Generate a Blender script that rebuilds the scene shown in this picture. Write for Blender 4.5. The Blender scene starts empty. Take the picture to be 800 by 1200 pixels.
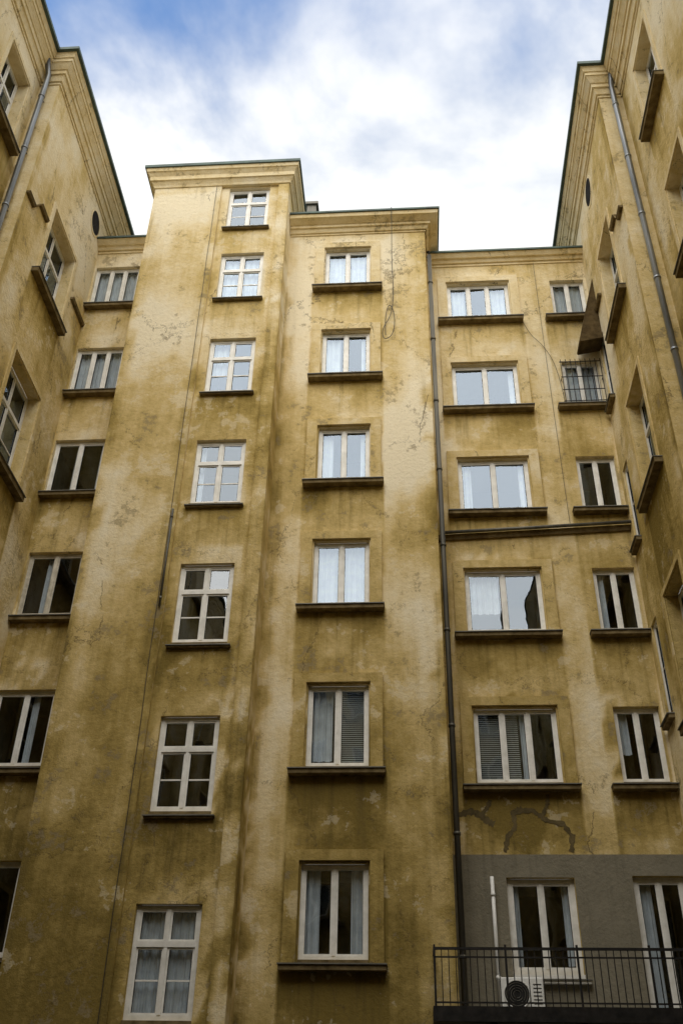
import bpy, math, random
from mathutils import Vector, Matrix, noise
random.seed(7)
scene=bpy.context.scene
scene.view_settings.view_transform='Standard'
scene.view_settings.look='None'
scene.view_settings.exposure=0
scene.view_settings.gamma=1

# ------------------------------------------------------------ materials
def newmat(name):
    m=bpy.data.materials.new(name); m.use_nodes=True
    nt=m.node_tree; nt.nodes.clear()
    o=nt.nodes.new('ShaderNodeOutputMaterial')
    return m,nt,o
def N(nt,t,**k):
    n=nt.nodes.new(t)
    for a,b in k.items(): setattr(n,a,b)
    return n
def math_(nt,op,a,b=None,c=None,clamp=False):
    n=nt.nodes.new('ShaderNodeMath'); n.operation=op; n.use_clamp=clamp
    for i,v in enumerate((a,b,c)):
        if v is None: continue
        if isinstance(v,(int,float)): n.inputs[i].default_value=v
        else: nt.links.new(v,n.inputs[i])
    return n.outputs[0]
def mixc(nt,f,a,b,mode='MIX'):
    n=nt.nodes.new('ShaderNodeMix'); n.data_type='RGBA'; n.blend_type=mode
    for i,v in ((0,f),(6,a),(7,b)):
        if isinstance(v,(int,float)): n.inputs[i].default_value=v
        elif isinstance(v,tuple): n.inputs[i].default_value=v if len(v)==4 else v+(1,)
        else: nt.links.new(v,n.inputs[i])
    return n.outputs[2]
def noise_(nt,vec,scale,detail=5,rough=.6,dist=0):
    n=nt.nodes.new('ShaderNodeTexNoise')
    n.inputs['Scale'].default_value=scale; n.inputs['Detail'].default_value=detail
    n.inputs['Roughness'].default_value=rough; n.inputs['Distortion'].default_value=dist
    nt.links.new(vec,n.inputs['Vector']); return n.outputs['Fac']
def mapping(nt,vec,scale,loc=(0,0,0)):
    n=nt.nodes.new('ShaderNodeMapping'); n.inputs['Scale'].default_value=scale; n.inputs['Location'].default_value=loc
    nt.links.new(vec,n.inputs['Vector']); return n.outputs[0]
def smooth(nt,v,a,b):
    n=nt.nodes.new('ShaderNodeMapRange'); n.interpolation_type='SMOOTHSTEP'
    n.inputs[1].default_value=a; n.inputs[2].default_value=b
    nt.links.new(v,n.inputs[0]); return n.outputs[0]
def ramp(nt,f,stops):
    n=nt.nodes.new('ShaderNodeValToRGB'); cr=n.color_ramp
    while len(cr.elements)<len(stops): cr.elements.new(.5)
    for e,(p,c) in zip(cr.elements,stops): e.position=p; e.color=c+(1,)
    nt.links.new(f,n.inputs[0]); return n.outputs[0]

def plaster(name,bias=0.0,seed=(0,0,0)):
    m,nt,o=newmat(name)
    tc=N(nt,'ShaderNodeTexCoord')
    co=mapping(nt,tc.outputs['Object'],(1,1,1),seed)
    n2=noise_(nt,co,1.3,6,.68)
    n3=noise_(nt,co,6.5,4,.7)
    fine=noise_(nt,co,34,2,.7)
    st=noise_(nt,mapping(nt,co,(4.5,4.5,.28)),1.3,4,.62)
    at=N(nt,'ShaderNodeAttribute',attribute_name='mask')
    sep=N(nt,'ShaderNodeSeparateColor'); nt.links.new(at.outputs['Color'],sep.inputs[0])
    sR,sG,sB=sep.outputs
    xyz=N(nt,'ShaderNodeSeparateXYZ'); nt.links.new(tc.outputs['Object'],xyz.inputs[0])
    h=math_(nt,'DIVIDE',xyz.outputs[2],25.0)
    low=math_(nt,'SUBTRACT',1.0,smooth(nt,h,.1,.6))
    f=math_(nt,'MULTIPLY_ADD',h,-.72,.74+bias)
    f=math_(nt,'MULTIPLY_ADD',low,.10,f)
    f=math_(nt,'MULTIPLY_ADD',math_(nt,'SUBTRACT',n2,.5),.85,f)
    f=math_(nt,'MULTIPLY_ADD',math_(nt,'SUBTRACT',st,.5),.32,f)
    f=math_(nt,'MULTIPLY_ADD',math_(nt,'SUBTRACT',n3,.5),.30,f)
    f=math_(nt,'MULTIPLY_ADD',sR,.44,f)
    f=math_(nt,'MULTIPLY_ADD',sB,-.42,f)
    col=ramp(nt,f,[(0,(.86,.78,.59)),(.25,(.79,.675,.43)),(.5,(.65,.51,.235)),(.75,(.45,.335,.115)),(1,(.24,.175,.05))])
    run=math_(nt,'MULTIPLY',smooth(nt,st,.5,.74),math_(nt,'ADD',math_(nt,'MULTIPLY_ADD',sR,.48,.03),math_(nt,'MULTIPLY',low,.10)))
    col=mixc(nt,run,col,(.11,.085,.04))
    # scabs where the paint coat has gone
    wn=math_(nt,'MULTIPLY',smooth(nt,n2,.585,.62),smooth(nt,n3,.46,.54)); wn=math_(nt,'MULTIPLY',wn,.55)
    col=mixc(nt,wn,col,(.32,.265,.17))
    # bare render, pale
    inv=math_(nt,'MULTIPLY_ADD',n3,.35,math_(nt,'SUBTRACT',1.0,n2))
    pale=math_(nt,'MULTIPLY',smooth(nt,inv,.775,.80),.32)
    col=mixc(nt,pale,col,(.82,.75,.58))
    sp=smooth(nt,fine,.58,.72); col=mixc(nt,math_(nt,'MULTIPLY',sp,.22),col,(.20,.15,.07))
    vo=N(nt,'ShaderNodeTexVoronoi',feature='DISTANCE_TO_EDGE'); vo.inputs['Scale'].default_value=.42
    cc=N(nt,'ShaderNodeCombineXYZ'); nt.links.new(n2,cc.inputs[0]); nt.links.new(n3,cc.inputs[2]); nt.links.new(n2,cc.inputs[1])
    vm=N(nt,'ShaderNodeVectorMath',operation='ADD'); nt.links.new(cc.outputs[0],vm.inputs[0]); nt.links.new(co,vm.inputs[1])
    nt.links.new(vm.outputs[0],vo.inputs['Vector'])
    cr=math_(nt,'LESS_THAN',vo.outputs[0],.0045); cr=math_(nt,'MULTIPLY',cr,smooth(nt,n2,.46,.52))
    col=mixc(nt,math_(nt,'MULTIPLY',cr,.6),col,(.12,.09,.05))
    gcol=mixc(nt,n2,(.17,.155,.115),(.33,.30,.225))
    gcol=mixc(nt,math_(nt,'MULTIPLY',smooth(nt,st,.5,.75),.35),gcol,(.10,.09,.06))
    col=mixc(nt,sG,col,gcol)
    b=N(nt,'ShaderNodeBsdfDiffuse'); b.inputs['Roughness'].default_value=.5
    nt.links.new(col,b.inputs['Color'])
    bp=N(nt,'ShaderNodeBump'); bp.inputs['Strength'].default_value=.75; bp.inputs['Distance'].default_value=.035
    nt.links.new(noise_(nt,co,9,4,.72),bp.inputs['Height']); nt.links.new(bp.outputs[0],b.inputs['Normal'])
    nt.links.new(b.outputs[0],o.inputs[0]); return m

def simple(name,c1,c2,scale=6,rough=.6,metal=0,bump=.2,streak=False,spec=.4):
    m,nt,o=newmat(name); tc=N(nt,'ShaderNodeTexCoord')
    co=tc.outputs['Object']
    if streak: co=mapping(nt,co,(1,1,.15))
    n=noise_(nt,co,scale,4,.65)
    col=ramp(nt,n,[(.3,c1),(.7,c2)])
    if rough>=.8:
        b=N(nt,'ShaderNodeBsdfDiffuse'); nt.links.new(col,b.inputs['Color'])
    else:
        b=N(nt,'ShaderNodeBsdfPrincipled'); b.inputs['Roughness'].default_value=rough; b.inputs['Metallic'].default_value=metal
        b.inputs['Specular IOR Level'].default_value=spec
        nt.links.new(col,b.inputs['Base Color'])
    if bump>.25:
        bp=N(nt,'ShaderNodeBump'); bp.inputs['Strength'].default_value=bump; bp.inputs['Distance'].default_value=.01
        nt.links.new(noise_(nt,tc.outputs['Object'],scale*6,2),bp.inputs['Height']); nt.links.new(bp.outputs[0],b.inputs['Normal'])
    nt.links.new(b.outputs[0],o.inputs[0]); return m
def glassmat(name,fac,tint):
    m,nt,o=newmat(name); tc=N(nt,'ShaderNodeTexCoord')
    g=N(nt,'ShaderNodeBsdfGlossy'); g.inputs['Color'].default_value=tint+(1,); g.inputs['Roughness'].default_value=.0
    bp=N(nt,'ShaderNodeBump'); bp.inputs['Strength'].default_value=.25; bp.inputs['Distance'].default_value=.02
    nt.links.new(noise_(nt,tc.outputs['Object'],1.3,1),bp.inputs['Height']); nt.links.new(bp.outputs[0],g.inputs['Normal'])
    t=N(nt,'ShaderNodeBsdfTransparent'); t.inputs['Color'].default_value=(.78,.84,.87,1)
    # Facing weight is symmetric for both sides of a single-sheet pane
    lw=N(nt,'ShaderNodeLayerWeight'); lw.inputs['Blend'].default_value=.5
    p=math_(nt,'POWER',lw.outputs['Facing'],3.0)
    f=math_(nt,'MULTIPLY_ADD',p,.6,fac,clamp=True)
    mx=N(nt,'ShaderNodeMixShader'); nt.links.new(f,mx.inputs[0]); nt.links.new(t.outputs[0],mx.inputs[1]); nt.links.new(g.outputs[0],mx.inputs[2])
    nt.links.new(mx.outputs[0],o.inputs[0]); return m

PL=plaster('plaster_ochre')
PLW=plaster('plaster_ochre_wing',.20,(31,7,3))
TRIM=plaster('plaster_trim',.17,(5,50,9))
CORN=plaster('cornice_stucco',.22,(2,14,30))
SILL=simple('sill_weathered',(.08,.058,.028),(.23,.175,.09),5,.8,0,.4)
WHITE=simple('window_paint_white',(.60,.59,.54),(.80,.79,.75),5,.5,0,.1)
CREAM=simple('window_paint_aged',(.34,.31,.24),(.62,.58,.48),7,.6,0,.3)
G_HI=glassmat('glass_reflective',.12,(.70,.83,1.0))
G_MD=glassmat('glass_medium',.10,(.76,.87,1.0))
G_LO=glassmat('glass_plain',.12,(.84,.90,.97))
ROOM=simple('room_dark',(.05,.045,.04),(.13,.12,.10),2,.9,0,0)
CURT=simple('curtain_fabric',(.54,.55,.58),(.74,.75,.76),4,.95,0,.1)
BLIND=simple('blind_slats',(.45,.44,.40),(.58,.56,.50),4,.5,0,.1)
METAL=simple('zinc_sheet',(.09,.085,.07),(.18,.17,.14),3,.6,.3,.2,True)
PIPE=simple('zinc_pipe',(.14,.15,.16),(.34,.36,.38),3,.4,.7,.15,True)
PIPED=simple('pipe_grimy',(.05,.05,.045),(.15,.14,.11),4,.6,.4,.2,True)
ROOF=simple('roof_edge_copper',(.03,.045,.04),(.07,.11,.095),3,.6,.3,.2)
IRON=simple('wrought_iron',(.012,.012,.012),(.035,.032,.03),8,.5,.6,.2)
CONC=simple('concrete_grey',(.12,.115,.10),(.22,.21,.18),3,.9,0,.4)
PLAST=simple('plastic_white',(.68,.68,.65),(.78,.78,.75),6,.4,0,.05)
ASPH=simple('courtyard_paving',(.04,.04,.038),(.08,.075,.07),1.5,.9,0,.5)
BLACK=simple('cable_rubber',(.02,.02,.02),(.04,.04,.035),8,.6)
DARKST=simple('repair_mortar',(.07,.055,.028),(.15,.115,.055),6,.95,0,.4)
FANM=simple('fan_dark',(.02,.02,.02),(.05,.05,.05),6,.85,0,0)
RUST=simple('hood_sheet_dark',(.05,.035,.018),(.12,.085,.04),5,.85,.0,.2)

# ------------------------------------------------------------ mesh helper
class MB:
    def __init__(s): s.v=[];s.f=[];s.m=[];s.mats=[]
    def mi(s,mat):
        if mat not in s.mats: s.mats.append(mat)
        return s.mats.index(mat)
    def poly(s,pts,mat):
        b=len(s.v); s.v+= [tuple(p) for p in pts]; s.f.append(tuple(range(b,b+len(pts)))); s.m.append(s.mi(mat))
    def hexa(s,p,mat):
        b=len(s.v); s.v+=[tuple(q) for q in p]; i=s.mi(mat)
        for f in ((0,1,2,3),(4,5,6,7),(0,1,5,4),(1,2,6,5),(2,3,7,6),(3,0,4,7)):
            s.f.append(tuple(b+k for k in f)); s.m.append(i)
    def box(s,P,u0,u1,z0,z1,n0,n1,mat):
        s.hexa([P(u0,z0,n0),P(u1,z0,n0),P(u1,z0,n1),P(u0,z0,n1),P(u0,z1,n0),P(u1,z1,n0),P(u1,z1,n1),P(u0,z1,n1)],mat)
    def wbox(s,x0,x1,y0,y1,z0,z1,mat):
        s.box(lambda u,z,n:(u,n,z),x0,x1,z0,z1,y0,y1,mat)
    def tube(s,pts,r,mat,seg=10):
        pts=[Vector(p) for p in pts]; i=s.mi(mat); b=len(s.v)
        for k,p in enumerate(pts):
            d=(pts[min(k+1,len(pts)-1)]-pts[max(k-1,0)]).normalized()
            a=Vector((0,0,1)) if abs(d.z)<.9 else Vector((0,1,0))
            x=d.cross(a).normalized(); y=d.cross(x).normalized()
            for j in range(seg):
                t=2*math.pi*j/seg; s.v.append(tuple(p+x*r*math.cos(t)+y*r*math.sin(t)))
        for k in range(len(pts)-1):
            for j in range(seg):
                s.f.append((b+k*seg+j,b+k*seg+(j+1)%seg,b+(k+1)*seg+(j+1)%seg,b+(k+1)*seg+j)); s.m.append(i)
        s.f.append(tuple(b+j for j in range(seg))); s.m.append(i)
        s.f.append(tuple(b+(len(pts)-1)*seg+j for j in range(seg))); s.m.append(i)
    def done(s,name,parent=None,bevel=0,smoothed=False):
        me=bpy.data.meshes.new(name); me.from_pydata(s.v,[],s.f)
        for m in s.mats: me.materials.append(m)
        me.polygons.foreach_set('material_index',s.m)
        me.validate(); me.update()
        o=bpy.data.objects.new(name,me); scene.collection.objects.link(o)
        import bmesh
        bm=bmesh.new(); bm.from_mesh(me); bmesh.ops.recalc_face_normals(bm,faces=bm.faces); bm.to_mesh(me); bm.free()
        if smoothed:
            for p in me.polygons: p.use_smooth=len(p.vertices)==4
        if bevel:
            b=o.modifiers.new('bevel','BEVEL'); b.width=bevel; b.segments=2; b.limit_method='ANGLE'
        if parent: o.parent=parent
        return o
def empty(name):
    e=bpy.data.objects.new(name,None); scene.collection.objects.link(e); return e
def PY(Y): return lambda u,z,n:(u,Y-n,z)      # faces -Y
def PYb(Y): return lambda u,z,n:(u,Y+n,z)     # faces +Y
def PXr(X): return lambda u,z,n:(X+n,u,z)     # faces +X
def PXl(X): return lambda u,z,n:(X-n,u,z)     # faces -X

# ------------------------------------------------------------ wall with holes, mask of weathering and painted edge shade
def wall(name,parent,P,u0,u1,z0,z1,holes=(),mat=PL,step=.2,sills=(),cols=(),grey=None,top=True):
    def lines(a,b,extra):
        s=sorted(set([a,b]+[round(e,4) for e in extra if a<e<b])); out=[]
        for p,q in zip(s,s[1:]):
            k=max(1,math.ceil((q-p)/step)); out+= [p+(q-p)*i/k for i in range(k)]
        return out+[b]
    eu=[];ez=[]
    for h in holes: eu+= [h[0],h[1]]; ez+=[h[2],h[3]]
    for s in sills: eu+=[s[0]-.04,s[0]+.02,s[1]-.02,s[1]+.04]; ez+=[s[2]]
    if grey: ez+=[grey,grey+.015]
    U=lines(u0,u1,eu); Z=lines(z0,z1,ez)
    nu=len(U); verts=[];mask=[]
    for z in Z:
        for u in U:
            p=P(u,z,0); verts.append(p)
            nz=noise.fractal(Vector(p)*1.3,1,2,4)
            r=0.0
            for s in sills:
                if s[0]-.001<=u<=s[1]+.001 and z<=s[2]+.001:
                    d=s[2]-z; r=max(r,(1-d/(1.5+.5*nz))*.95)
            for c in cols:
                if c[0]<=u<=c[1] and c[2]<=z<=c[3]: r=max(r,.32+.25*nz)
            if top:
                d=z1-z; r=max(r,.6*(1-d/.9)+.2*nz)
            r=max(r,(.55+.6*nz)*(1-(u-u0)/.35) , (.55+.6*nz)*(1-(u1-u)/.35))  # vertical wall edges darkened: dirt plus corner occlusion painted into the colour
            g=1.0 if (grey and z<=grey+.001) else 0.0
            nb=noise.fractal(Vector((p[0]*.45+7,p[1]*.45,p[2]*.28)),1,2,5)
            b=max(-.6,min(1,nb*1.7))
            mask.append((max(0,min(1,r)),g,b if r<.3 or b<0 else 0,1))
    faces=[]
    for j in range(len(Z)-1):
        zc=(Z[j]+Z[j+1])/2
        for i in range(nu-1):
            uc=(U[i]+U[i+1])/2
            if any(h[0]<uc<h[1] and h[2]<zc<h[3] for h in holes): continue
            a=j*nu+i; faces.append((a,a+1,a+nu+1,a+nu))
    me=bpy.data.meshes.new(name); me.from_pydata(verts,[],faces); me.materials.append(mat)
    at=me.color_attributes.new('mask','FLOAT_COLOR','POINT')
    at.data.foreach_set('color',[c for m in mask for c in m])
    me.update(); o=bpy.data.objects.new(name,me); scene.collection.objects.link(o); o.parent=parent
    return o

# ------------------------------------------------------------ window
def window(parent,P,u0,u1,z0,z1,cols=2,transom=False,muntin=False,depth=.1,glass=G_HI,frame=WHITE,curtain=None,
           surround=None,sill=None,sillmat=SILL,wallmat=PL,name='window',fr=.065,thick=1.0,head=.22,proud=.065):
    b=MB()
    d=depth
    for pts in ([(u0,z0,0),(u0,z1,0),(u0,z1,-d),(u0,z0,-d)],[(u1,z0,0),(u1,z1,0),(u1,z1,-d),(u1,z0,-d)],
                [(u0,z1,0),(u1,z1,0),(u1,z1,-d),(u0,z1,-d)],[(u0,z0,0),(u1,z0,0),(u1,z0,-d),(u0,z0,-d)]):
        b.poly([P(*q) for q in pts],wallmat)
    f0,f1=-d-.07,-d
    b.box(P,u0,u0+fr,z0,z1,f0,f1,frame); b.box(P,u1-fr,u1,z0,z1,f0,f1,frame)
    b.box(P,u0+fr,u1-fr,z1-fr,z1,f0,f1-.002,frame); b.box(P,u0+fr,u1-fr,z0,z0+fr*1.2,f0,f1-.002,frame)
    a0,a1,c0,c1=u0+fr,u1-fr,z0+fr*1.2,z1-fr
    if transom:
        zt=c0+(c1-c0)*.66
        b.box(P,a0,a1,zt-.045,zt+.045,f0,f1+.012,frame)
        rows=[(c0,zt-.045),(zt+.045,c1)]
    else: rows=[(c0,c1)]
    w=(a1-a0)/cols
    for (r0,r1) in rows:
        for k in range(cols):
            p0=a0+w*k; p1=p0+w
            if k>0:
                b.box(P,p0-.03*thick,p0+.03*thick,r0,r1,f0+.004,f1+.008,frame); p0+=.03*thick
            if k<cols-1: p1-=.03*thick
            s=.034; q0,q1=f0+.012,f1-.014
            b.box(P,p0,p0+s,r0,r1,q0,q1,frame); b.box(P,p1-s,p1,r0,r1,q0,q1,frame)
            b.box(P,p0+s,p1-s,r0,r0+s,q0,q1-.002,frame); b.box(P,p0+s,p1-s,r1-s,r1,q0,q1-.002,frame)
            b.box(P,p0+s,p0+s+.007,r0+s,r1-s,q0+.01,q1-.006,FANM); b.box(P,p1-s-.007,p1-s,r0+s,r1-s,q0+.01,q1-.006,FANM)
            if muntin and (r1-r0)>.8:
                zm=(r0+r1)/2; b.box(P,p0+s+.008,p1-s-.008,zm-.014,zm+.014,q0+.01,q1-.008,frame)
            t=[random.uniform(-.008,.008) for _ in range(3)]
            gn=(q0+q1)/2
            b.poly([P(p0+s,r0+s,gn+t[0]),P(p1-s,r0+s,gn+t[1]),P(p1-s,r1-s,gn+t[1]-t[2]),P(p0+s,r1-s,gn+t[0]-t[2])],glass)
    e=-d-1.3; g=f0-.001
    for pts in ([(u0,z0,g),(u0,z1,g),(u0,z1,e),(u0,z0,e)],[(u1,z0,g),(u1,z1,g),(u1,z1,e),(u1,z0,e)],
                [(u0,z1,g),(u1,z1,g),(u1,z1,e),(u0,z1,e)],[(u0,z0,g),(u1,z0,g),(u1,z0,e),(u0,z0,e)],[(u0,z0,e),(u1,z0,e),(u1,z1,e),(u0,z1,e)]):
        b.poly([P(*q) for q in pts],ROOM)
    W=u1-u0;H=z1-z0
    for c in (curtain or []):
        kind=c[0]
        if kind=='c':
            ca,cb,cz=u0+W*c[1]+.02,u0+W*c[2]-.02,z0+H*c[3]+.02
            nseg=max(6,int((cb-ca)*45)); ph=random.random()*6; pr=None
            for i in range(nseg+1):
                u=ca+(cb-ca)*i/nseg; n=-d-.16+.022*math.sin(u*38+ph)+.012*math.sin(u*91+ph)
                cur=(P(u,cz,n),P(u,z1-.02,n))
                if pr: b.poly([pr[0],cur[0],cur[1],pr[1]],CURT)
                pr=cur
        else:
            ca,cb,cz=u0+W*c[1]+.03,u0+W*c[2]-.03,z0+H*c[3]
            z=z1-.06
            while z>cz+.02:
                b.poly([P(ca,z,-d-.13),P(cb,z,-d-.13),P(cb,z-.032,-d-.10),P(ca,z-.032,-d-.10)],BLIND); z-=.042
    if surround:
        s,pz=surround,proud
        b.box(P,u0-s,u0-.03,z0-.12,z1+.03,-.02,pz,TRIM); b.box(P,u1+.03,u1+s,z0-.12,z1+.03,-.02,pz,TRIM)
        b.box(P,u0-s,u1+s,z1+.03,z1+head,-.02,pz+.002,TRIM)
    if sill:
        a,c,t,pj=sill
        b.box(P,u0-a,u1+c,z0-.11-t,z0-.11,-.02,pj,sillmat)
        b.box(P,u0-a-.015,u1+c+.015,z0-.11,z0-.09,-.02,pj+.03,METAL)
        b.box(P,u0+.004,u1-.004,z0-.09,z0-.003,-d-.02,.02,sillmat)
    return b.done(name,parent)

def cornice(name,parent,x0,x1,y0,y1,layers,mat=CORN,sides='FLRB'):
    b=MB()
    for i,(z0,z1,o0,o1,mm) in enumerate(layers):
        def ring(z,o):
            l=x0-(o if 'L' in sides else 0); r=x1+(o if 'R' in sides else 0)
            f=y0-(o if 'F' in sides else 0); k=y1+(o if 'B' in sides else 0)
            return [(l,f,z),(r,f,z),(r,k,z),(l,k,z)]
        b.hexa(ring(z0,o0)+ring(z1,o1),mm or mat)
    return b.done(name,parent)
K=CORN
ROWS=[(23.07,21.58),(19.94,18.41),(16.77,15.19),(13.54,11.96),(10.14,8.46),(6.68,5.08)]
# ============================================================ central building
A=empty('apartment_building')
mw=[(-2.0,-.80,b,t) for t,b in ROWS]
ms=[(-2.31,-.48,b-.20) for t,b in ROWS]
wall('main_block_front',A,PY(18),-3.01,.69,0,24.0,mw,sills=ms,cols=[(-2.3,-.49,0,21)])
wall('main_block_side',A,PXr(.69),18,19.15,0,24.0,mat=PL)
curt=[[('c',0,1,.0)],[('c',0,.4,0),('c',.8,1,0)],[('c',0,.3,.05),('c',.8,1,0)],[('c',0,.48,0),('c',.52,1,0)],[('c',0,.42,.1),('b',.5,1,0)],[('c',0,.3,0),('c',.72,1,0)]]
gl=[G_HI,G_HI,G_HI,G_HI,G_MD,G_LO]
for i,(t,b_) in enumerate(ROWS):
    window(A,PY(18),-2.0,-.80,b_,t,2,depth=.10,glass=gl[i],curtain=curt[i],surround=.27,sill=(.30,.31,.085,.2))
CR=[(22.8,21.39),(19.74,18.24),(16.6,15.07),(13.44,11.88),(10.12,8.54)]
ch=[(1.28,2.96,b,t) for t,b in CR]+[(1.7,2.95,5.08,6.74)]
dh=[(4.1,5.02,b,t) for t,b in CR]+[(4.0,4.95,4.34,6.77)]
cs=[(1.0,3.25,b-.2) for t,b in CR]+[(3.85,5.09,b-.2) for t,b in CR]
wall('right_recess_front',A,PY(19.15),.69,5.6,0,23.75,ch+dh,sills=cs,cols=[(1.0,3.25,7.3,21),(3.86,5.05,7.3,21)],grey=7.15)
ccols=[3,2,2,2,3]
ccur=[[('c',.03,.3,.2),('c',.7,.97,0)],[('c',.85,1,0)],[('c',0,.2,0),('c',.85,1,.1)],[('c',0,.45,.35)],[('b',0,.33,0),('b',.36,.55,0),('c',.55,.72,0)]]
cg=[G_HI,G_HI,G_HI,G_MD,G_MD]
for i,(t,b_) in enumerate(CR):
    window(A,PY(19.15),1.28,2.96,b_,t,ccols[i],depth=.10,glass=cg[i],curtain=ccur[i],surround=.26,sill=(.28,.29,.085,.2))
    window(A,PY(19.15),4.1,5.02,b_,t,2,depth=.12,glass=[G_HI,G_HI,G_MD,G_LO,G_LO][i],
           curtain=[[('c',0,1,0)],[('c',0,1,0)],[('c',.5,.62,0)],[('c',0,.3,0)],[('c',.1,.35,.4)]][i],sill=(.24,.06,.085,.2))
window(A,PY(19.15),1.7,2.95,5.08,6.74,2,depth=.12,glass=G_LO,curtain=[('c',0,.2,0),('c',.8,1,.1)],sill=(.08,.08,.05,.12),sillmat=WHITE,fr=.09)
window(A,PY(19.15),4.0,4.95,4.34,6.77,2,depth=.12,glass=G_LO,curtain=[('c',0,.4,0)],name='balcony_door',fr=.09)
g=MB()
P=PY(19.15)
for i in range(9): u=4.06+i*.125; g.box(P,u-.008,u+.008,18.25,19.7,.10,.116,IRON)
for z in (18.27,18.65,19.08,19.6): g.box(P,4.02,5.07,z-.01,z+.01,.117,.133,IRON)
for u in (4.03,5.06): g.box(P,u-.008,u+.008,18.3,18.32,-.02,.10,IRON); g.box(P,u-.008,u+.008,19.05,19.07,-.02,.10,IRON)
g.done('window_grille',A)
LR=[(22.95,21.45),(19.85,18.33),(16.77,15.2),(13.54,11.93),(10.2,8.58),(6.78,5.12)]
lh=[(-8.40,-7.14,b,t) for t,b in LR]
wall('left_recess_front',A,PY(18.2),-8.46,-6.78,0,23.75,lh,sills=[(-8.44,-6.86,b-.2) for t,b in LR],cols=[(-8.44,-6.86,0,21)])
lg=[G_HI,G_HI,G_MD,G_LO,G_LO,G_LO]
for i,(t,b_) in enumerate(LR):
    window(A,PY(18.2),-8.40,-7.14,b_,t,[3,3,2,2,2,2][i],depth=.10,glass=lg[i],frame=WHITE if i!=3 else CREAM,
      curtain=[[('c',0,1,0)],[('c',0,1,0)],[('c',.36,.5,0),('c',.85,1,0)],[('c',.3,.5,0)],[('c',.55,.7,0)],None][i],sill=(.04,.26,.085,.18))
TR=[(24.93,23.28),(22.22,20.53),(19.09,17.35),(15.88,14.11),(12.57,10.73),(9.19,7.37),(5.8,4.03)]
BL,BR=-4.90,-3.30
th=[(-4.68,-3.55,b,t) for t,b in TR]
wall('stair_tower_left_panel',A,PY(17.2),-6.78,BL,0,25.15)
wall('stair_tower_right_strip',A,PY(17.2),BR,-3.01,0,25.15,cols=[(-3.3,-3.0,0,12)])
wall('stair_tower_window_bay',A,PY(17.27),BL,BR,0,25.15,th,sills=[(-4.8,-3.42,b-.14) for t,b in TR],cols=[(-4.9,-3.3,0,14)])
j=MB()
for x in (BL,BR): j.poly([(x,17.2,0),(x,17.27,0),(x,17.27,25.15),(x,17.2,25.15)],TRIM)
j.done('bay_edges',A)
wall('stair_tower_side_right',A,PXr(-3.01),17.2,20.5,0,25.15,cols=[(17.2,18.0,0,24)])
wall('stair_tower_side_left',A,PXl(-6.78),17.2,20.5,0,25.15)
for i,(t,b_) in enumerate(TR):
    window(A,PY(17.27),-4.68,-3.55,b_,t,2,transom=True,muntin=True,depth=.09,glass=[G_MD,G_HI,G_HI,G_MD,G_LO,G_LO,G_LO][i],fr=.075,
       curtain=[None,[('c',0,1,0)],[('c',0,.5,.4)],[('c',0,.2,0)],None,None,[('c',0,.9,.0)]][i],sill=(.06,.06,.03,.09))
cornice('tower_cornice',A,-6.78,-3.01,17.2,20.5,[(24.98,25.05,.03,.05,K),(25.05,25.17,.05,.12,K),(25.17,25.32,.15,.15,K),(25.32,25.44,.15,.23,K),(25.44,25.56,.25,.27,K),(25.56,25.66,.31,.31,ROOF)],sides='FLR')
cornice('main_cornice',A,-3.0,.69,18,19.1,[(23.66,23.72,.03,.03,K),(23.72,23.84,.07,.12,K),(23.84,23.93,.16,.16,K),(23.93,24.02,.18,.34,K),(24.02,24.14,.36,.38,K),(24.14,24.20,.42,.42,ROOF)],sides='FR')
cornice('right_eave',A,.72,7,19.15,21,[(23.50,23.58,.03,.03,K),(23.58,23.68,.08,.13,K),(23.68,23.80,.18,.26,K),(23.80,23.86,.30,.30,ROOF)],sides='F')
cornice('left_eave',A,-9.5,-6.80,18.2,21,[(23.50,23.58,.03,.03,K),(23.58,23.68,.08,.13,K),(23.68,23.80,.18,.30,K),(23.80,23.86,.34,.34,ROOF)],sides='F')
r=MB(); r.wbox(-9.5,7,19.2,30,23.6,23.9,ROOF); r.wbox(-3.0,.66,18.1,30,23.92,24.1,ROOF); r.wbox(-6.7,-3.1,17.3,24,25.2,25.6,ROOF); r.done('roof',A)
r=MB(); r.wbox(-2.72,-2.45,18.9,19.6,24.1,26.2,METAL); r.wbox(-2.78,-2.39,18.84,19.66,26.2,26.3,METAL); r.done('roof_vent',A)
def ribbon(mb,P,pts,w,n,mat):
    out=[]
    for (a,b_) in zip(pts,pts[1:]):
        k=9
        for i in range(k): out.append((a[0]+(b_[0]-a[0])*i/k+random.uniform(-.012,.012),a[1]+(b_[1]-a[1])*i/k+random.uniform(-.012,.012)))
    out.append(pts[-1]); pr=None
    for i,(u,z) in enumerate(out):
        q=out[min(i+2,len(out)-1)]; o_=out[max(i-2,0)]
        dx,dz=q[0]-o_[0],q[1]-o_[1]; L=math.hypot(dx,dz) or 1
        ww=w*random.uniform(.6,1.3); cur=(P(u-dz/L*ww,z+dx/L*ww,n),P(u+dz/L*ww,z-dx/L*ww,n))
        if pr: mb.poly([pr[0],cur[0],cur[1],pr[1]],mat)
        pr=cur
c=MB()
ribbon(c,PY(19.15),[(.85,7.9),(1.15,7.98),(1.35,7.85),(1.55,7.72)],.065,.004,DARKST)
ribbon(c,PY(19.15),[(1.28,7.87),(1.45,8.05),(1.5,8.2)],.045,.008,DARKST)
ribbon(c,PY(19.15),[(1.72,7.2),(1.8,7.5),(1.95,7.68),(1.92,7.95),(2.1,8.05)],.045,.004,DARKST)
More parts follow.
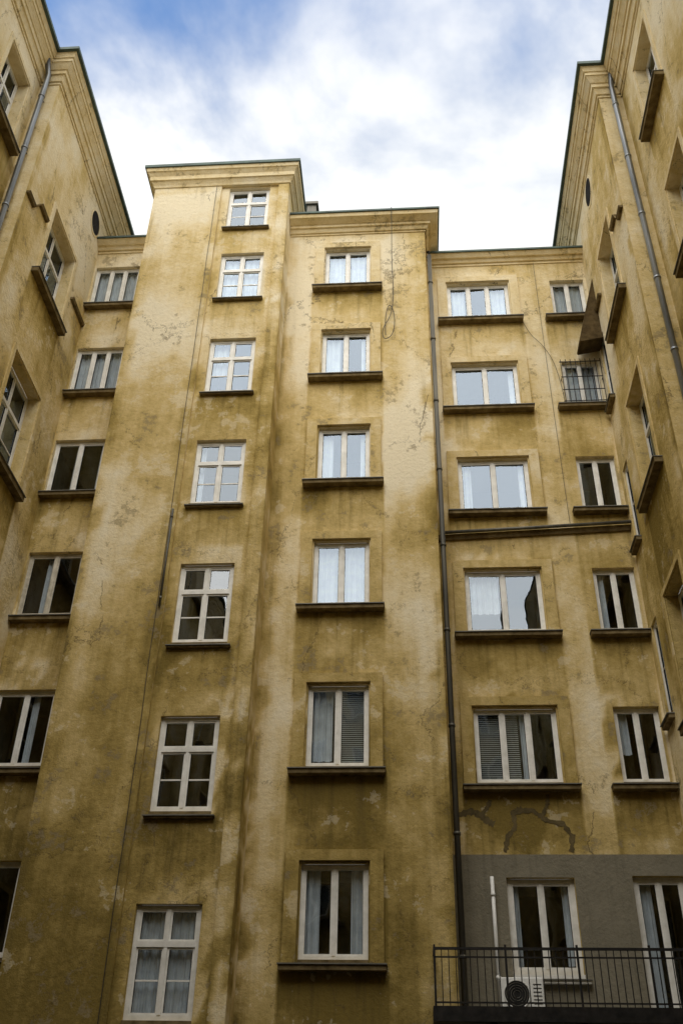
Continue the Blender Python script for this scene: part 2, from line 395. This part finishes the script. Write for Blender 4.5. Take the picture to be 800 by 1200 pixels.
ribbon(c,PY(19.15),[(1.93,7.94),(2.3,8.0),(2.5,7.82),(2.85,7.72),(3.0,7.5),(2.95,7.2)],.045,.008,DARKST)
ribbon(c,PY(19.15),[(2.45,7.86),(2.6,8.12),(2.62,8.3)],.035,.012,DARKST)
c.done('crack_repairs',A)
b=MB()
b.wbox(.3,5.45,17.45,17.995,4.12,4.28,CONC); b.wbox(.70,5.45,17.995,19.14,4.121,4.279,CONC)
b.wbox(.26,5.45,17.41,17.46,4.08,4.30,IRON); b.wbox(.255,.305,17.46,17.99,4.08,4.30,IRON)
for x in (1.2,2.6,4.0,5.0): b.wbox(x-.05,x+.05,17.5,19.14,3.95,4.115,IRON)
b.done('balcony_slab',A)
b=MB()
zt=5.16
for (z,h) in ((zt,.02),(zt-.13,.012),(4.36,.012)):
    b.wbox(.3,5.1,17.47-h,17.47+h,z-h,z+h,IRON); b.wbox(.3-h,.3+h,17.49,17.99,z-h,z+h,IRON)
x=.3
i=0
while x<5.1:
    w=.017 if i%10==0 else .0075
    b.wbox(x-w,x+w,17.47-w,17.47+w,4.28,zt+(.06 if i%10==0 else 0),IRON); x+=.115; i+=1
for y in (17.6,17.72,17.84,17.96): b.wbox(.2925,.3075,y-.0075,y+.0075,4.28,zt,IRON)
b.done('balcony_railing',A)
b=MB(); P=PY(19.15)
b.hexa([P(.70,14.22,-.02),P(5.09,14.40,-.02),P(5.09,14.40,.06),P(.70,14.22,.06),P(.70,14.33,-.02),P(5.09,14.51,-.02),P(5.09,14.51,.12),P(.70,14.33,.12)],SILL)
b.done('string_course',A)

# ============================================================ wings
def string(mb,P,segs,pj=.07,t=.07):
    for (a,za,b_,zb) in segs:
        mb.hexa([P(a,za-t,-.02),P(b_,zb-t,-.02),P(b_,zb-t,pj),P(a,za-t,pj),P(a,za,-.02),P(b_,zb,-.02),P(b_,zb,pj+.03),P(a,za,pj+.03)],SILL)
def rounds(mb,P,u,z,rad):
    seg=28
    ring=lambda r,n:[P(u+r*math.cos(2*math.pi*k/seg)*.8,z+r*math.sin(2*math.pi*k/seg),n) for k in range(seg)]
    a,b_,c=ring(rad+.07,.012),ring(rad,.02),ring(rad,.012)
    o=ring(rad+.07,-.01)
    for k in range(seg):
        l=(k+1)%seg
        mb.poly([o[k],o[l],a[l],a[k]],TRIM); mb.poly([a[k],a[l],b_[l],b_[k]],TRIM); mb.poly([b_[k],b_[l],c[l],c[k]],SILL)
    mb.poly(c,FANM)

def wing(name,P,Pn,side,ufar0,uw0,uw1,tops,sillz,near_tops):
    W=empty(name)
    holes=[(uw0,uw1,s+.14,t) for t,s in zip(tops,sillz)]
    extra=[]
    if side=='R': extra=[(18.45,18.95,s,s+2.1) for s in (17.98,13.86,9.73,5.6)]
    wall('far_section_wall',W,P,ufar0,24,0,25.6,holes+extra,mat=PLW,sills=[(uw0-.35,uw1+.1,s-.1) for s in sillz],cols=[(uw0-.1,uw1+.1,0,14)])
    for i,h in enumerate(holes):
        window(W,P,h[0],h[1],h[2],h[3],2,transom=True,muntin=True,depth=.26,glass=[G_HI,G_HI,G_MD,G_LO][i],
          sill=(.33,.12,.12,.17),wallmat=PLW,curtain=[('c',0,.35,0)] if i<2 else None,surround=.16,head=.14,fr=.08,proud=.03)
    for h in extra:
        window(W,P,h[0],h[1],h[2],h[3],1,muntin=True,depth=.05,glass=G_MD,sill=(.08,.08,.08,.12),wallmat=PLW)
    nh=[]
    for (a,b_) in ((12.2,13.35) if side=='L' else (12.5,13.75),(8.2,9.6),(4.0,5.4),(-.4,1.0),(-4.6,-3.2)):
        for t,s in near_tops: nh.append((a,b_,s,t))
    wall('near_section_wall',W,Pn,-9,ufar0,0,25.6,nh,mat=PLW,step=.45,sills=[(h[0]-.2,h[1]+.2,h[2]-.24) for h in nh])
    for h in nh:
        window(W,Pn,h[0],h[1],h[2],h[3],2,transom=True,muntin=True,depth=.26,glass=G_MD,sill=(.2,.2,.12,.2),wallmat=PLW,fr=.08,surround=.16,head=.14,proud=.03)
    r=MB(); q=[P(ufar0,0,0),Pn(ufar0,0,0),Pn(ufar0,25.6,0),P(ufar0,25.6,0)]; r.poly(q,PLW); r.done('step_return',W)
    c=MB()
    L=[(24.72,24.80,.03,.03),(24.80,24.98,.07,.12),(24.98,25.10,.16,.17),(25.10,25.26,.20,.30),(25.26,25.36,.32,.33),(25.36,25.50,.36,.42)]
    for (z0,z1,a,b_) in L:
        c.hexa([P(ufar0-a,z0,-.9),P(24,z0,-.9),P(24,z0,a),P(ufar0-a,z0,a),P(ufar0-b_,z1,-.9),P(24,z1,-.9),P(24,z1,b_),P(ufar0-b_,z1,b_)],CORN)
        c.hexa([Pn(-9,z0,-.9),Pn(ufar0-.001,z0,-.9),Pn(ufar0-.001,z0,a),Pn(-9,z0,a),Pn(-9,z1,-.9),Pn(ufar0-.001,z1,-.9),Pn(ufar0-.001,z1,b_),Pn(-9,z1,b_)],CORN)
    c.box(P,ufar0-.50,24,25.502,25.60,-6,.50,ROOF); c.box(Pn,-9.4,ufar0-.002,25.503,25.598,-6,.50,ROOF)
    c.done('wing_cornice',W)
    d=MB()
    if side=='L':
        string(d,P,[(13.82,20.55,14.25,20.55),(14.25,20.55,14.5,20.95),(14.5,20.95,15.0,20.95),(17.2,20.7,18.18,20.7)])
        rounds(d,P,17.55,24.05,.38)
    else:
        string(d,P,[(14.92,20.55,15.3,20.55),(15.3,20.55,15.5,20.95),(15.5,20.95,15.95,20.95),(17.9,20.9,18.5,20.9)])
        rounds(d,P,17.3,24.15,.42)
    d.done('mouldings',W)
    return W
NT=[(24.0,21.7),(19.5,17.2),(14.9,12.6),(10.3,8.0),(5.7,3.4)]
WL=wing('apartment_building',PXr(-8.45),PXr(-8.95),'L',13.8,15.3,16.95,[21.75,16.95,11.95,6.95],[19.25,14.2,9.2,4.2],NT)
WR=wing('apartment_building',PXl(5.1),PXl(5.68),'R',14.9,16.2,17.55,[21.75,16.75,11.75,6.75],[18.95,13.95,8.95,3.95],NT)
h=MB()
T=[(5.09,22.1),(4.5,19.85),(5.09,19.95)]
for (p,q) in ((0,1),(1,2)):
    h.hexa([(T[p][0],18.5,T[p][1]),(T[q][0],18.5,T[q][1]),(T[q][0],19.0,T[q][1]),(T[p][0],19.0,T[p][1]),
            (T[p][0]+.02,18.5,T[p][1]-.05),(T[q][0]+.02,18.5,T[q][1]-.03),(T[q][0]+.02,19.0,T[q][1]-.03),(T[p][0]+.02,19.0,T[p][1]-.05)],RUST)
for y in (18.51,18.99): h.poly([(a+.01,y,z-.02) for a,z in T],RUST)
h.done('metal_hood',WR)

# ============================================================ rear building (behind the viewer)
RB=empty('apartment_building')
rh=[]
for k in range(6):
    for t,b_ in ROWS: rh.append((-7.8+k*2.25,-6.6+k*2.25,b_,t))
wall('rear_wall',RB,PYb(-9),-8.95,5.68,0,25.0,rh,mat=PLW,step=.6,sills=[(h_[0]-.2,h_[1]+.2,h_[2]-.2) for h_ in rh])
for h_ in rh: window(RB,PYb(-9),*h_,2,depth=.12,glass=G_MD,sill=(.2,.2,.12,.18),wallmat=PLW)
r=MB(); r.wbox(-8.95,5.68,-9.6,-8.5,25.0,25.3,CORN); r.wbox(-8.95,5.68,-18,-9.05,24.7,25.1,ROOF); r.done('roof',RB)

# ============================================================ pipes, cables, fittings
def pipe(name,pts,r,mat,clips=()):
    b=MB(); b.tube(pts,r,mat,14)
    for z in clips:
        for a,c_ in zip(pts,pts[1:]):
            if min(a[2],c_[2])<=z<=max(a[2],c_[2]) and abs(a[2]-c_[2])>.3:
                t=(z-a[2])/(c_[2]-a[2]); x=a[0]+(c_[0]-a[0])*t; y=a[1]+(c_[1]-a[1])*t
                b.tube([(x,y,z-.03),(x,y,z+.03)],r*1.22,mat,14); b.wbox(x-.01,x+.01,y,y+.16,z-.01,z+.01,mat)
    return b.done(name,None,0,True)
pipe('drainpipe',[(.80,18.75,23.7),(.80,18.75,23.5),(.80,18.35,23.1),(.80,18.35,0)],.055,PIPED,[22-i*2.1 for i in range(10)])
pipe('drainpipe',[(-8.72,13.35,25.3),(-8.72,13.64,24.9),(-8.72,13.64,0)],.065,PIPE,[24-i*2.1 for i in range(11)])
pipe('drainpipe',[(5.42,14.5,25.4),(5.42,14.76,25.0),(5.42,14.76,0)],.065,PIPE,[24.2-i*2.1 for i in range(11)])
pipe('service_pipe',[(.86,18.98,14.36),(3.0,18.98,14.45),(5.09,18.98,14.55)],.04,PIPED)
pipe('vent_pipe',[(1.43,19.03,4.6),(1.43,19.03,6.72)],.035,PLAST,[5,6.4])
pipe('cable_conduit',[(-4.98,17.16,11.5),(-4.98,17.16,13.9)],.022,PIPED,[11.7,13.7])
def cable(name,pts,r=.009):
    cu=bpy.data.curves.new(name,'CURVE'); cu.dimensions='3D'; cu.bevel_depth=r; cu.bevel_resolution=2
    s=cu.splines.new('NURBS'); s.points.add(len(pts)-1); s.use_endpoint_u=True; s.order_u=3
    for p,q in zip(s.points,pts): p.co=(*q,1)
    cu.materials.append(BLACK); o=bpy.data.objects.new(name,cu); scene.collection.objects.link(o); return o
cable('lightning_conductor',[(-5.03,17.17,25.0)]+[(-5.03+random.uniform(-.012,.012),17.17,25-k) for k in range(1,25)],.006)
cable('hanging_cable',[(-.2,17.55,24.2),(-.2,17.7,23.6),(-.22,17.93,22.5),(-.18,17.95,21.2),(-.25,17.95,20.4),(-.5,17.94,19.9),(-.45,17.94,19.5),(-.2,17.94,19.7),(-.15,17.94,20.4),(-.3,17.94,20.9),(-.42,17.94,20.3),(-.4,17.94,19.7)])
cable('hanging_cable',[(3.05,19.1,22.0),(3.3,19.1,20.8),(3.7,19.1,20.3),(4.0,19.1,19.4),(4.05,19.1,18.2)],.006)
cable('hanging_cable',[(3.72,19.1,23.5),(3.72,19.1,19),(3.75,19.1,14.6)],.005)
b=MB(); ax,ay,az=1.42,18.72,4.42
b.wbox(ax,ax+.74,ay,ay+.28,az,az+.54,PLAST)
o=b.done('casing',None,.02)
ac=empty('air_conditioner'); o.parent=ac
b=MB(); cx,cz=ax+.28,az+.27
seg=28
b.poly([(cx+.22*math.cos(2*math.pi*k/seg),ay-.004,cz+.22*math.sin(2*math.pi*k/seg)) for k in range(seg)],FANM)
for rr in (.06,.10,.14,.18,.22):
    pts=[(cx+rr*math.cos(2*math.pi*k/seg),ay-.014,cz+rr*math.sin(2*math.pi*k/seg)) for k in range(seg+1)]
    b.tube(pts,.0045 if rr<.2 else .012,METAL if rr<.2 else PLAST,5)
for i in range(6): b.wbox(ax+.56,ax+.70,ay-.006,ay-.002,az+.12+i*.06,az+.135+i*.06,FANM)
b.done('fan_grille',ac)
b=MB()
for x in (ax+.1,ax+.6): b.wbox(x-.03,x+.03,ay-.02,ay+.3,4.282,az-.001,IRON)
b.done('feet',ac)

b=MB(); b.wbox(-400,400,-400,400,-.3,0,ASPH); b.done('ground')

# ============================================================ sky and light
w=bpy.data.worlds.new('World'); scene.world=w; w.use_nodes=True; nt=w.node_tree; nt.nodes.clear()
EL,AZ=math.radians(46),math.radians(184)
sky=N(nt,'ShaderNodeTexSky',sky_type='NISHITA'); sky.sun_disc=False; sky.sun_elevation=EL; sky.sun_rotation=AZ
tc=N(nt,'ShaderNodeTexCoord'); sx=N(nt,'ShaderNodeSeparateXYZ'); nt.links.new(tc.outputs['Generated'],sx.inputs[0])
zz=math_(nt,'MAXIMUM',sx.outputs[2],.08)
px=math_(nt,'DIVIDE',sx.outputs[0],zz); py=math_(nt,'DIVIDE',sx.outputs[1],zz)
cb=N(nt,'ShaderNodeCombineXYZ'); nt.links.new(px,cb.inputs[0]); nt.links.new(py,cb.inputs[1])
c1=noise_(nt,cb.outputs[0],3.2,6,.55,.2)
dx=math_(nt,'MULTIPLY',math_(nt,'ADD',px,.17),2.0); dy=math_(nt,'MULTIPLY',math_(nt,'SUBTRACT',py,.47),4.8)
rr=math_(nt,'ADD',math_(nt,'MULTIPLY',dx,dx),math_(nt,'MULTIPLY',dy,dy))
hole=math_(nt,'EXPONENT',math_(nt,'MULTIPLY',rr,-1.0))
cv=math_(nt,'MULTIPLY_ADD',math_(nt,'SUBTRACT',c1,.5),2.0,1.03)
cv=math_(nt,'MULTIPLY_ADD',hole,-.76,cv)
cv=smooth(nt,cv,.0,.92)
ccol=mixc(nt,smooth(nt,c1,.32,.58),(9.0,9.5,10.1),(12.4,12.4,12.2))
skyb=mixc(nt,1.0,sky.outputs[0],(2.2,2.75,3.2),'MULTIPLY')
mx=mixc(nt,cv,skyb,ccol)
bg=N(nt,'ShaderNodeBackground'); bg.inputs['Strength'].default_value=.095; nt.links.new(mx,bg.inputs[0])
wo=N(nt,'ShaderNodeOutputWorld'); nt.links.new(bg.outputs[0],wo.inputs[0])
sl=bpy.data.lights.new('sun','SUN'); sl.energy=3.5; sl.angle=math.radians(64); sl.color=(1,.95,.87)
so=bpy.data.objects.new('sun',sl); scene.collection.objects.link(so)
sd=Vector((math.sin(AZ)*math.cos(EL),math.cos(AZ)*math.cos(EL),math.sin(EL)))
so.rotation_euler=sd.to_track_quat('Z','Y').to_euler(); so.location=(0,-20,60)

# ============================================================ camera
cd=bpy.data.cameras.new('camera'); cam=bpy.data.objects.new('camera',cd); scene.collection.objects.link(cam)
Rv=Vector((2890514,-66462,-186115)).normalized();Dv=Vector((94,823,1166)).normalized();Uv=Vector((37,-1656,1166)).normalized()
M=Matrix(((Rv.x,-Rv.y,-Rv.z,0),(Dv.x,-Dv.y,-Dv.z,0),(Uv.x,-Uv.y,-Uv.z,1.6),(0,0,0,1)))
cam.matrix_world=M
cd.sensor_fit='VERTICAL'; cd.sensor_height=36; cd.lens=34.98; cd.clip_end=1500
scene.camera=cam
